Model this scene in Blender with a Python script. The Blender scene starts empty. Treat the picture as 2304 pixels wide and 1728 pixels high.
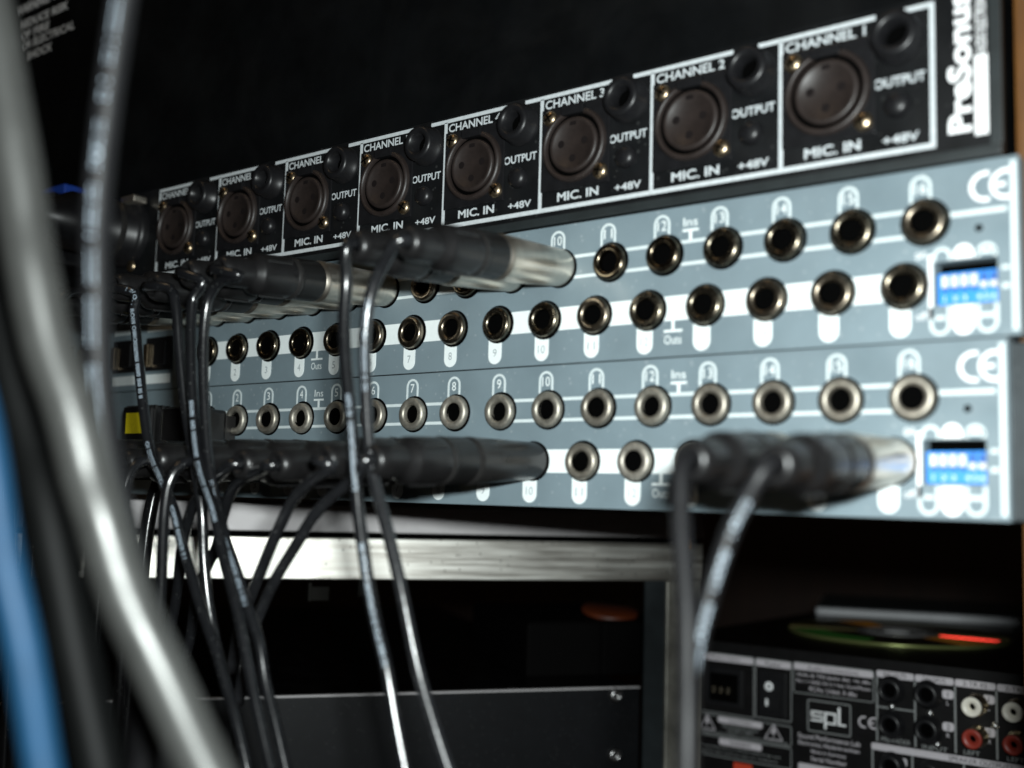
import bpy, bmesh, math, random
from mathutils import Vector, Matrix

random.seed(7)
MM = 0.001                                   # every length below is written in millimetres
scene = bpy.context.scene

# ------------------------------------------------------------------ camera
cam_data = bpy.data.cameras.new("camera")
cam = bpy.data.objects.new("camera", cam_data)
scene.collection.objects.link(cam)
scene.camera = cam
CAM = Vector((85.81, -278.78, -72.73))
right = Vector((0.79396, 0.60734, 0.02779))
down = Vector((-0.04109, 0.09920, -0.99422))
fwd = Vector((-0.60658, 0.78822, 0.10372))
m3 = Matrix((right, -down, -fwd)).transposed()
cam.matrix_world = Matrix.Translation(CAM * MM) @ m3.to_4x4()
cam_data.sensor_width = 36.0
cam_data.lens = 39.06
cam_data.clip_start = 0.01
cam_data.clip_end = 50.0
cam_data.dof.use_dof = True
cam_data.dof.focus_distance = 0.40
cam_data.dof.aperture_fstop = 6.7

# ------------------------------------------------------------------ light: the camera's flash and a dark room
world = bpy.data.worlds.new("World")
scene.world = world
world.use_nodes = True
wb = world.node_tree.nodes["Background"]
wb.inputs["Color"].default_value = (0.55, 0.42, 0.33, 1)
wb.inputs["Strength"].default_value = 0.012

def area_light(name, loc, target, size, size_y, power, color):
    d = bpy.data.lights.new(name, 'AREA')
    d.shape = 'RECTANGLE'
    d.size = size * MM
    d.size_y = size_y * MM
    d.energy = power
    d.color = color
    o = bpy.data.objects.new(name, d)
    scene.collection.objects.link(o)
    o.location = Vector(loc) * MM
    o.rotation_euler = (Vector(target) - Vector(loc)).to_track_quat('-Z', 'Y').to_euler()
    return o

area_light("camera_flash", (98, -270, -50), (-95, 10, -40), 26, 12, 2.1, (0.93, 1.0, 0.99))
area_light("room_lamp", (-500, -700, 1300), (-80, 0, 0), 300, 300, 0.9, (1.0, 0.72, 0.42))

scene.view_settings.view_transform = 'Standard'
scene.view_settings.look = 'None'
scene.view_settings.exposure = 0.0
scene.view_settings.gamma = 1.0
scene.view_settings.use_curve_mapping = False
scene.cycles.use_denoising = True
scene.cycles.max_bounces = 8
scene.cycles.sample_clamp_indirect = 4.0

# ------------------------------------------------------------------ materials
MATS = {}
def mat(name, col, rough=0.5, metal=0.0, var=0.0, vscale=200.0, bump=0.0, bscale=900.0, spec=0.5,
        col2=None, stretch=None, rvar=0.0, coat=0.0, aniso=0.0, dust=0.0, dscale=420.0, dcol=(0.32, 0.33, 0.32), smear=0.0):
    m = bpy.data.materials.new(name)
    m.use_nodes = True
    nt = m.node_tree
    b = nt.nodes["Principled BSDF"]
    b.inputs["Base Color"].default_value = (*col, 1)
    b.inputs["Roughness"].default_value = rough
    b.inputs["Metallic"].default_value = metal
    b.inputs["Specular IOR Level"].default_value = spec
    b.inputs["Coat Weight"].default_value = coat
    b.inputs["Anisotropic"].default_value = aniso
    tc = nt.nodes.new("ShaderNodeTexCoord")
    mp = nt.nodes.new("ShaderNodeMapping")
    nt.links.new(tc.outputs["Object"], mp.inputs["Vector"])
    if stretch:
        mp.inputs["Scale"].default_value = stretch
    if var > 0 or col2 or rvar > 0:
        n = nt.nodes.new("ShaderNodeTexNoise")
        n.inputs["Scale"].default_value = vscale
        n.inputs["Detail"].default_value = 6
        n.inputs["Roughness"].default_value = 0.65
        nt.links.new(mp.outputs["Vector"], n.inputs["Vector"])
        if var > 0 or col2:
            r = nt.nodes.new("ShaderNodeValToRGB")
            c2 = col2 or tuple(min(1, c * (1 + var)) for c in col)
            c1 = col if col2 else tuple(c * (1 - var) for c in col)
            r.color_ramp.elements[0].position = 0.35
            r.color_ramp.elements[1].position = 0.68
            r.color_ramp.elements[0].color = (*c1, 1)
            r.color_ramp.elements[1].color = (*c2, 1)
            nt.links.new(n.outputs["Fac"], r.inputs["Fac"])
            nt.links.new(r.outputs["Color"], b.inputs["Base Color"])
        if rvar > 0:
            mr = nt.nodes.new("ShaderNodeMapRange")
            mr.inputs["From Min"].default_value = 0.3
            mr.inputs["From Max"].default_value = 0.7
            mr.inputs["To Min"].default_value = max(0.02, rough - rvar)
            mr.inputs["To Max"].default_value = min(1, rough + rvar)
            nt.links.new(n.outputs["Fac"], mr.inputs["Value"])
            nt.links.new(mr.outputs["Result"], b.inputs["Roughness"])
    if smear > 0:                 # wiped fingerprints and rub marks: broad changes of gloss
        s1 = nt.nodes.new("ShaderNodeTexNoise")
        s1.inputs["Scale"].default_value = 22
        s1.inputs["Detail"].default_value = 8
        s1.inputs["Distortion"].default_value = 1.6
        nt.links.new(tc.outputs["Object"], s1.inputs["Vector"])
        sr = nt.nodes.new("ShaderNodeMapRange")
        sr.inputs["From Min"].default_value = 0.35
        sr.inputs["From Max"].default_value = 0.65
        sr.inputs["To Min"].default_value = max(0.05, rough - smear)
        sr.inputs["To Max"].default_value = min(1, rough + smear)
        nt.links.new(s1.outputs["Fac"], sr.inputs["Value"])
        nt.links.new(sr.outputs["Result"], b.inputs["Roughness"])
    if dust > 0:                  # settled specks of dust
        vo = nt.nodes.new("ShaderNodeTexVoronoi")
        vo.inputs["Scale"].default_value = dscale
        vo.inputs["Randomness"].default_value = 1.0
        nt.links.new(tc.outputs["Object"], vo.inputs["Vector"])
        dn = nt.nodes.new("ShaderNodeTexNoise")
        dn.inputs["Scale"].default_value = dscale * 0.11
        nt.links.new(tc.outputs["Object"], dn.inputs["Vector"])
        sub = nt.nodes.new("ShaderNodeMath"); sub.operation = 'MULTIPLY'
        nt.links.new(dn.outputs["Fac"], sub.inputs[0]); sub.inputs[1].default_value = 0.26
        lt = nt.nodes.new("ShaderNodeMath"); lt.operation = 'LESS_THAN'
        nt.links.new(vo.outputs["Distance"], lt.inputs[0]); nt.links.new(sub.outputs[0], lt.inputs[1])
        am = nt.nodes.new("ShaderNodeMath"); am.operation = 'MULTIPLY'
        nt.links.new(lt.outputs[0], am.inputs[0]); am.inputs[1].default_value = dust
        mx = nt.nodes.new("ShaderNodeMix"); mx.data_type = 'RGBA'
        nt.links.new(am.outputs[0], mx.inputs["Factor"])
        src = b.inputs["Base Color"].links[0].from_socket if b.inputs["Base Color"].links else None
        if src: nt.links.new(src, mx.inputs[6])
        else: mx.inputs[6].default_value = (*col, 1)
        mx.inputs[7].default_value = (*dcol, 1)
        nt.links.new(mx.outputs[2], b.inputs["Base Color"])
    if bump > 0:
        n2 = nt.nodes.new("ShaderNodeTexNoise")
        n2.inputs["Scale"].default_value = bscale
        n2.inputs["Detail"].default_value = 4
        nt.links.new(mp.outputs["Vector"], n2.inputs["Vector"])
        bp = nt.nodes.new("ShaderNodeBump")
        bp.inputs["Strength"].default_value = bump
        bp.inputs["Distance"].default_value = 0.0003
        nt.links.new(n2.outputs["Fac"], bp.inputs["Height"])
        nt.links.new(bp.outputs["Normal"], b.inputs["Normal"])
    MATS[name] = m
    return m

mat("converter_paint", (0.162, 0.212, 0.238), 0.45, var=0.11, vscale=28, bump=0.06, bscale=2500, smear=0.16, dust=0.25, dscale=330, dcol=(0.42, 0.45, 0.46))
mat("white_print", (0.78, 0.84, 0.84), 0.55, var=0.03, vscale=500)
mat("thin_white_print", (0.60, 0.67, 0.68), 0.55, var=0.05, vscale=500)
mat("grey_print", (0.30, 0.34, 0.36), 0.55, var=0.05, vscale=500)
mat("preamp_paint", (0.0050, 0.0055, 0.0062), 0.48, var=0.35, vscale=90, bump=0.03, bscale=3000, spec=0.28, smear=0.10, dust=0.05, dscale=300)
mat("black_paint", (0.0030, 0.0034, 0.0038), 0.46, var=0.3, vscale=40, spec=0.15, smear=0.12)
mat("preamp_print", (0.54, 0.58, 0.60), 0.5, var=0.12, vscale=700)
mat("bright_print", (0.85, 0.86, 0.87), 0.5, var=0.03, vscale=700)
mat("knockout_paint", (0.0075, 0.0085, 0.009), 0.6, var=0.2, vscale=120, spec=0.2)
mat("dark_lip", (0.014, 0.018, 0.019), 0.5, var=0.2, vscale=120, bump=0.05)
mat("socket_plastic", (0.020, 0.0145, 0.013), 0.44, var=0.2, vscale=300, bump=0.12, bscale=2000, spec=0.45)
mat("black_plastic", (0.008, 0.008, 0.009), 0.36, var=0.2, vscale=300, bump=0.04, bscale=2000, spec=0.35)
mat("pit_black", (0.0015, 0.0015, 0.0015), 0.9, spec=0.0)
for _i, (_c, _r, _m) in enumerate((((0.19, 0.165, 0.125), 0.26, 1.0), ((0.15, 0.125, 0.09), 0.22, 1.0), ((0.23, 0.195, 0.15), 0.30, 1.0),
                                    ((0.40, 0.375, 0.32), 0.50, 0.85), ((0.34, 0.31, 0.26), 0.46, 0.85), ((0.44, 0.41, 0.355), 0.54, 0.85))):
    mat("ring_metal_%d" % _i, _c, _r, _m, var=0.2, vscale=500, bump=0.05, bscale=1500, rvar=0.06, dust=0.35, dscale=900, dcol=(0.10, 0.08, 0.06))
mat("cable_matte", (0.007, 0.007, 0.0078), 0.46, var=0.25, vscale=160, bump=0.12, bscale=420, spec=0.22)
mat("brass_screw", (0.46, 0.36, 0.24), 0.34, 1.0, var=0.2, vscale=600)
mat("nickel", (0.74, 0.68, 0.59), 0.36, 1.0, var=0.07, vscale=500, bump=0.02, bscale=900, stretch=(0.1, 1, 0.1), rvar=0.05)
mat("black_chrome", (0.026, 0.025, 0.0245), 0.30, 0.35, var=0.15, vscale=200, bump=0.03, bscale=900, rvar=0.05)
mat("boot_rubber", (0.0085, 0.0082, 0.0085), 0.34, var=0.2, vscale=250, bump=0.04, bscale=1600, spec=0.5, rvar=0.04)
mat("rib_rubber", (0.0075, 0.0075, 0.0075), 0.33, var=0.2, vscale=250, bump=0.04, bscale=1600, spec=0.5)
mat("cable_sheath", (0.0070, 0.0074, 0.0085), 0.22, var=0.25, vscale=160, bump=0.16, bscale=420, spec=0.8, dust=0.12, dscale=600)
mat("cable_sheath_light", (0.012, 0.0125, 0.014), 0.20, var=0.25, vscale=160, bump=0.16, bscale=380, spec=1.0, dust=0.12, dscale=600)
mat("black_sheath", (0.0016, 0.0018, 0.0018), 0.55, var=0.2, vscale=120, spec=0.08)
mat("letter_sheath", (0.0070, 0.0070, 0.0078), 0.52, var=0.2, vscale=120, bump=0.10, bscale=300, spec=0.22)
mat("cable_print", (0.30, 0.36, 0.42), 0.5, var=0.35, vscale=1200)
mat("silver_sheath", (0.060, 0.061, 0.058), 0.40, 0.5, var=0.14, vscale=60, bump=0.08, bscale=160, smear=0.05, dust=0.2, dscale=500)
mat("blue_sheath", (0.006, 0.034, 0.075), 0.5, var=0.14, vscale=90, bump=0.05, bscale=200, spec=0.18)
mat("switch_blue", (0.03, 0.25, 0.72), 0.4, var=0.06, vscale=700)
mat("slot_blue", (0.02, 0.10, 0.34), 0.5)
mat("switch_white", (0.66, 0.64, 0.60), 0.45)
mat("yellow_sticker", (0.62, 0.52, 0.01), 0.5, var=0.06, vscale=500)
mat("blue_plastic", (0.015, 0.06, 0.36), 0.45)
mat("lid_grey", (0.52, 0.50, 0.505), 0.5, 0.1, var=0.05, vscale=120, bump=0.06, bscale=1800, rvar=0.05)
mat("brushed_steel", (0.95, 0.90, 0.81), 0.38, 1.0, var=0.16, vscale=420, bump=0.05, bscale=900, stretch=(0.04, 1, 1), rvar=0.10, dust=0.6, dscale=240, dcol=(0.25, 0.23, 0.2))
mat("lit_worn_steel", (0.34, 0.33, 0.29), 0.42, 0.7, var=0.35, vscale=60, bump=0.1, bscale=300, smear=0.1)
mat("pin_hole", (0.008, 0.006, 0.006), 0.8, spec=0.1)
mat("dark_steel", (0.020, 0.026, 0.029), 0.5, 0.3, var=0.2, vscale=120, bump=0.08, bscale=900, dust=0.06)
mat("steel_screw", (0.45, 0.45, 0.45), 0.3, 1.0, var=0.15, vscale=700)
mat("dim_clip", (0.004, 0.0036, 0.0026), 0.6, 0.2, spec=0.1)
mat("box_black", (0.0015, 0.0013, 0.0013), 0.7, spec=0.05)
mat("gloss_black", (0.003, 0.0026, 0.0026), 0.35, var=0.4, vscale=70, rvar=0.1, spec=0.2)
mat("device_face", (0.0045, 0.005, 0.0062), 0.5, var=0.15, vscale=150, bump=0.05, bscale=2500, spec=0.22, dust=0.06)
mat("orange_plastic", (0.09, 0.017, 0.0035), 0.5, var=0.2, vscale=120)
mat("wood", (0.15, 0.060, 0.007), 0.55, col2=(0.085, 0.032, 0.005), vscale=26, bump=0.2, bscale=120, stretch=(6, 1.2, 1))
mat("orange_wood", (0.55, 0.26, 0.05), 0.45, var=0.2, vscale=60)
mat("wall_brown", (0.026, 0.012, 0.008), 0.7, col2=(0.014, 0.007, 0.005), vscale=9, stretch=(8, 1, 0.6))
mat("spl_paint", (0.0055, 0.0052, 0.0055), 0.45, var=0.3, vscale=120, bump=0.04, bscale=2500, spec=0.2)
mat("spl_print", (0.52, 0.49, 0.52), 0.5, var=0.08, vscale=700)
mat("spl_thin_print", (0.22, 0.23, 0.23), 0.5, var=0.1, vscale=700)
mat("phono_white", (0.80, 0.76, 0.66), 0.35)
mat("phono_red", (0.26, 0.03, 0.018), 0.4)
mat("phono_metal", (0.70, 0.62, 0.48), 0.25, 1.0)
mat("red_sticker", (0.55, 0.05, 0.02), 0.5)
mat("disc_rim", (0.24, 0.27, 0.10), 0.3, 0.6)
mat("case_grey", (0.22, 0.225, 0.235), 0.45, 0.2, var=0.06, vscale=150)
mat("clear_plastic", (0.30, 0.30, 0.30), 0.12)

# the disc: a mirror-like face with diffracted light painted on it as coloured wedges
def disc_material():
    m = bpy.data.materials.new("disc_face")
    m.use_nodes = True
    nt = m.node_tree
    b = nt.nodes["Principled BSDF"]
    b.inputs["Base Color"].default_value = (0.42, 0.36, 0.16, 1)
    b.inputs["Metallic"].default_value = 1.0
    b.inputs["Roughness"].default_value = 0.24
    b.inputs["Anisotropic"].default_value = 0.92
    tg = nt.nodes.new("ShaderNodeTangent")
    tg.direction_type = 'RADIAL'; tg.axis = 'Z'
    nt.links.new(tg.outputs[0], b.inputs["Tangent"])
    MATS["disc_face"] = m
    # diffraction painted as colour: one fixed normal turns the flash's glint to the camera
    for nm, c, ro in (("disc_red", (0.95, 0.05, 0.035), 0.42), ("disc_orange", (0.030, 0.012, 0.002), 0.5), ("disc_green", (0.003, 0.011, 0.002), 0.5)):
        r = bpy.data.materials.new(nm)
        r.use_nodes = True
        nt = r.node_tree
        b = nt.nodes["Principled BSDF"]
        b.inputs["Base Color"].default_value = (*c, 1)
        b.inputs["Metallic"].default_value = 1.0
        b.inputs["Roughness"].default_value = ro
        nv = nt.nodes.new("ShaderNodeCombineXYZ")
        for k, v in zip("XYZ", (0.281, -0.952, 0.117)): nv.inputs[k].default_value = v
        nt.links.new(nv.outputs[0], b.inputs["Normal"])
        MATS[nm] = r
disc_material()

# ------------------------------------------------------------------ mesh helpers (millimetres in, metres out)
class MB:
    """collects vertices and faces of one part"""
    def __init__(s):
        s.v = []; s.f = []; s.mi = []; s.sm = []
    def add(s, vs, fs, mi=0, smooth=False):
        o = len(s.v)
        s.v += [tuple(x) for x in vs]
        for f in fs:
            s.f.append(tuple(i + o for i in f)); s.mi.append(mi); s.sm.append(smooth)
        return s
    def box(s, x0, x1, y0, y1, z0, z1, mi=0, bev=0.0):
        if bev <= 0:
            vs = [(x, y, z) for x in (x0, x1) for y in (y0, y1) for z in (z0, z1)]
            fs = [(0, 1, 3, 2), (4, 6, 7, 5), (0, 4, 5, 1), (2, 3, 7, 6), (0, 2, 6, 4), (1, 5, 7, 3)]
            return s.add(vs, fs, mi)
        bm = bmesh.new()
        bmesh.ops.create_cube(bm, size=1.0)
        for v in bm.verts:
            v.co = Vector(((x0 + x1) / 2 + v.co.x * (x1 - x0), (y0 + y1) / 2 + v.co.y * (y1 - y0), (z0 + z1) / 2 + v.co.z * (z1 - z0)))
        bmesh.ops.bevel(bm, geom=bm.edges[:], offset=bev, segments=2, affect='EDGES', profile=0.6)
        bm.verts.index_update()
        s.add([v.co[:] for v in bm.verts], [[v.index for v in f.verts] for f in bm.faces], mi)
        bm.free()
        return s
    def lathe(s, prof, n=24, axis='-y', center=(0, 0, 0), mi=0, smooth=True, ribs=None):
        """prof: (distance along the axis, radius) pairs; axis -y sticks out of a panel"""
        vs = []; fs = []
        cx, cy, cz = center
        for k, (t, r) in enumerate(prof):
            for i in range(n):
                a = 2 * math.pi * i / n
                rr = r * (1 + (ribs[k] * (1 if i % 2 else -1) if ribs else 0))
                if axis == '-y': p = (cx + rr * math.cos(a), cy - t, cz + rr * math.sin(a))
                elif axis == 'z': p = (cx + rr * math.cos(a), cy + rr * math.sin(a), cz + t)
                vs.append(p)
        for k in range(len(prof) - 1):
            for i in range(n):
                j = (i + 1) % n
                fs.append((k * n + i, k * n + j, (k + 1) * n + j, (k + 1) * n + i))
        return s.add(vs, fs, mi, smooth)
    def disc(s, c, r, n=24, mi=0, axis='-y'):
        cx, cy, cz = c
        if axis == '-y': vs = [(cx + r * math.cos(2 * math.pi * i / n), cy, cz + r * math.sin(2 * math.pi * i / n)) for i in range(n)]
        else: vs = [(cx + r * math.cos(2 * math.pi * i / n), cy + r * math.sin(2 * math.pi * i / n), cz) for i in range(n)]
        return s.add(vs, [tuple(range(n))], mi)
    def poly(s, pts, y0, th=0.12, mi=0):
        """flat print: outline in x, z, standing th proud of y0 towards -y"""
        n = len(pts)
        vs = [(x, y0 - th, z) for x, z in pts] + [(x, y0, z) for x, z in pts]
        fs = [tuple(range(n))] + [(i, (i + 1) % n, n + (i + 1) % n, n + i) for i in range(n)]
        return s.add(vs, fs, mi)
    def rect(s, x0, x1, z0, z1, y0, th=0.12, mi=0):
        return s.poly([(x0, z0), (x1, z0), (x1, z1), (x0, z1)], y0, th, mi)
    def tube(s, pts, r, n=12, mi=0, step=3.0, closed_ends=True):
        path = smooth_path(pts, step)
        fr = frames(path)
        vs = []; fs = []
        for (p, t, a, b) in fr:
            rr = r(p) if callable(r) else r
            for i in range(n):
                w = 2 * math.pi * i / n
                vs.append(p + a * (rr * math.cos(w)) + b * (rr * math.sin(w)))
        for k in range(len(fr) - 1):
            for i in range(n):
                j = (i + 1) % n
                fs.append((k * n + i, k * n + j, (k + 1) * n + j, (k + 1) * n + i))
        if closed_ends:
            fs.append(tuple(range(n - 1, -1, -1)))
            fs.append(tuple((len(fr) - 1) * n + i for i in range(n)))
        return s.add([v[:] for v in vs], fs, mi, True)
    def mesh(s, name, mats):
        me = bpy.data.meshes.new(name)
        me.from_pydata([(x * MM, y * MM, z * MM) for x, y, z in s.v], [], s.f)
        for m in mats:
            me.materials.append(MATS[m])
        me.polygons.foreach_set("material_index", s.mi)
        me.polygons.foreach_set("use_smooth", s.sm)
        bm = bmesh.new(); bm.from_mesh(me)
        bmesh.ops.recalc_face_normals(bm, faces=bm.faces[:])
        bm.to_mesh(me); bm.free()
        me.update()
        return me
    def build(s, name, mats, parent=None, loc=(0, 0, 0), rot=(0, 0, 0), label=None):
        if isinstance(mats, str): mats = (mats,)
        return link(name, s.mesh(name, mats), parent, loc, rot, label)

def link(name, data, parent=None, loc=(0, 0, 0), rot=(0, 0, 0), label=None):
    o = bpy.data.objects.new(name, data)
    scene.collection.objects.link(o)
    o.parent = parent
    o.location = Vector(loc) * MM
    o.rotation_euler = rot
    if label: o["label"] = label
    return o

def smooth_path(pts, step):
    P = [Vector(p) for p in pts]
    P = [P[0] + (P[0] - P[1])] + P + [P[-1] + (P[-1] - P[-2])]
    out = []
    for i in range(1, len(P) - 2):
        p0, p1, p2, p3 = P[i - 1:i + 3]
        n = max(2, int((p2 - p1).length / step))
        for k in range(n):
            t = k / n
            out.append(0.5 * ((2 * p1) + (p2 - p0) * t + (2 * p0 - 5 * p1 + 4 * p2 - p3) * t * t + (3 * p1 - p0 - 3 * p2 + p3) * t ** 3))
    out.append(P[-2])
    return out

def frames(path):
    res = []
    a = None
    for i, p in enumerate(path):
        t = (path[min(i + 1, len(path) - 1)] - path[max(i - 1, 0)]).normalized()
        if a is None:
            a = t.orthogonal().normalized()
        a = (a - t * a.dot(t)).normalized()
        res.append((p, t, a, t.cross(a)))
    return res

def thing(name, label, cat, loc=(0, 0, 0), rot=(0, 0, 0), group=None):
    o = link(name, None, None, loc, rot)
    o.empty_display_size = 0.02
    return tag(o, label, cat, group)

def tag(o, label, cat=None, group=None, kind=None):
    o["label"] = label
    if cat: o["category"] = cat
    if group: o["group"] = group
    if kind: o["kind"] = kind
    return o

_tc = {}
def text_mesh(body, bold=0.0):
    """flat outlines of a word, as (vertices, faces, x0, x1, y0, y1) in font units"""
    key = (body, bold)
    if key not in _tc:
        c = bpy.data.curves.new("lettering", 'FONT')
        c.body = body
        c.resolution_u = 3
        c.offset = bold
        o = bpy.data.objects.new("lettering", c)
        scene.collection.objects.link(o)
        bpy.context.view_layer.update()
        me = bpy.data.meshes.new_from_object(o.evaluated_get(bpy.context.evaluated_depsgraph_get()))
        vs = [(v.co.x, v.co.y) for v in me.vertices]
        fs = [tuple(p.vertices) for p in me.polygons]
        bpy.data.objects.remove(o); bpy.data.curves.remove(c); bpy.data.meshes.remove(me)
        xs = [v[0] for v in vs]; ys = [v[1] for v in vs]
        _tc[key] = (vs, fs, min(xs), max(xs), min(ys), max(ys))
    return _tc[key]

def letter(mb, body, cx, cz, w, h, y, bold=0.0, mi=0, up=False):
    """put a word of width w and height h round (cx, cz) on a panel at y; up: reads from the bottom to the top"""
    vs, fs, x0, x1, y0, y1 = text_mesh(body, bold)
    if w is None: w = h * (x1 - x0) / (y1 - y0)
    out = []
    for x, yy in vs:
        a = ((x - x0) / (x1 - x0) - 0.5) * w
        b = ((yy - y0) / (y1 - y0) - 0.5) * h
        out.append((cx - b, y, cz + a) if up else (cx + a, y, cz + b))
    mb.add(out, fs, mi)
    return mb

def arch(cx, z0, z1, w, n=10, flip=False):
    """outline of a tab that is round at one end: z0 the straight end, z1 the round end"""
    r = w / 2
    sgn = 1 if z1 > z0 else -1
    pts = [(cx - r, z0), (cx + r, z0)]
    for i in range(n + 1):
        a = math.pi * i / n
        pts.append((cx + r * math.cos(a), z1 - sgn * r + sgn * r * math.sin(a)))
    return pts

def arch_ring(mb, cx, z0, z1, w, th, y, mi=0):
    a = arch(cx, z0, z1, w); sgn = 1 if z1 > z0 else -1
    b = arch(cx, z0, z1 - sgn * th, w - 2 * th)
    oa = a[1:] + [a[0]]; ob = b[1:] + [b[0]]
    n = len(oa)
    for i in range(n - 1):
        mb.poly([oa[i], oa[i + 1], ob[i + 1], ob[i]], y, 0.12, mi)

def rounded(x0, x1, z0, z1, r, n=5):
    pts = []
    for cx, cz, a0 in ((x1 - r, z1 - r, 0), (x0 + r, z1 - r, 90), (x0 + r, z0 + r, 180), (x1 - r, z0 + r, 270)):
        for i in range(n + 1):
            a = math.radians(a0 + 90 * i / n)
            pts.append((cx + r * math.cos(a), cz + r * math.sin(a)))
    return pts

def frame_print(mb, x0, x1, z0, z1, r, th, y, mi=0):
    a = rounded(x0, x1, z0, z1, r); b = rounded(x0 + th, x1 - th, z0 + th, z1 - th, max(0.05, r - th))
    n = len(a)
    for i in range(n):
        j = (i + 1) % n
        mb.poly([a[i], a[j], b[j], b[i]], y, 0.12, mi)

PY = 2.2            # the rear panels stand 2.2 mm behind the faces of the ring nuts

# ================================================================== surroundings
m = MB(); m.box(-2600, 2600, 900, 930, -900, 1500)
w = m.build("back_wall", "wall_brown"); tag(w, "dark brown wall far behind the equipment", kind="structure")

m = MB(); m.box(19.6, 38, 11, 420, -420, 330, bev=1.0)
w = m.build("cabinet_side", "wood"); tag(w, "orange brown wooden side board of the equipment cabinet at the right edge", "cabinet")

m = MB(); m.box(17.6, 32, 5.2, 9.6, -74.6, -31.4, bev=0.5)
for zz in (-40, -62): m.lathe([(0, 3.0), (0.7, 2.9), (1.0, 2.2), (1.0, 0.01)], 14, center=(26.5, 5.2, zz))
w = m.build("rack_rail", "dark_steel"); tag(w, "dark grey steel rack rail beside the lower grey converter", "rail")

# ================================================================== shared socket meshes
def jack_meshes():
    nut = MB().lathe([(0.0, 5.6), (1.3, 5.6), (1.8, 5.4), (2.1, 5.05), (2.22, 4.7), (2.2, 3.9), (2.05, 3.5), (1.6, 3.2), (0.3, 3.05)], 28)
    bar = MB().lathe([(0.02, 6.3), (0.28, 6.25), (0.30, 5.5)], 28)
    bar.lathe([(1.35, 3.26), (1.2, 3.1), (0.35, 3.05)], 20)
    bar.disc((0, -0.35, 0), 3.2, 20)
    return bar.mesh("jack_socket", ("pit_black",)), [nut.mesh("ring_nut", ("ring_metal_%d" % i,)) for i in range(6)]
JACK, NUT = jack_meshes()

PITCH, GAP = 18.753, 0.35
DO, SROW = -5.38, 16.0
def jx(n): return (n - 16) * PITCH - (GAP if n <= 8 else 0)

# ================================================================== the two grey converters
def dip_switch(parent, x0, z0):
    """the blue switch bank in its window; x0, z0 the window's lower left corner (14.9 x 11)"""
    r = MB(); r.box(x0 - 0.2, x0 + 15.1, PY + 5.4, PY + 5.9, z0 - 0.2, z0 + 11.2)
    r.build("switch_recess", "pit_black", parent)
    b = MB(); b.box(x0 + 0.35, x0 + 14.7, PY + 1.3, PY + 5.2, z0 + 0.2, z0 + 8.2, bev=0.15)
    body = b.build("dip_switch", "switch_blue", parent)
    for i in range(6):
        xx = x0 + 2.2 + i * 2.3
        up = i < 4
        zz = z0 + (6.0 if up else 4.6)
        s = MB(); s.box(xx - 0.78, xx + 0.78, PY + 0.5, PY + 1.6, zz - (1.5 if up else 0.8), zz + (1.4 if up else 0.7), bev=0.15)
        s.build("slider", "switch_white", body)
        s = MB(); s.box(xx - 0.9, xx + 0.9, PY + 1.22, PY + 1.28, z0 + 3.4, z0 + 7.7); s.build("slot", "slot_blue", body)
    d = MB()
    letter(d, "1", x0 + 2.0, z0 + 1.7, None, 1.5, PY + 1.22)
    letter(d, "4 5 6", x0 + 11.9, z0 + 1.7, 4.4, 1.5, PY + 1.22)
    letter(d, "2 3", x0 + 5.6, z0 + 1.7, 3.4, 1.1, PY + 1.22)
    d.build("lettering", "white_print", body)

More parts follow.
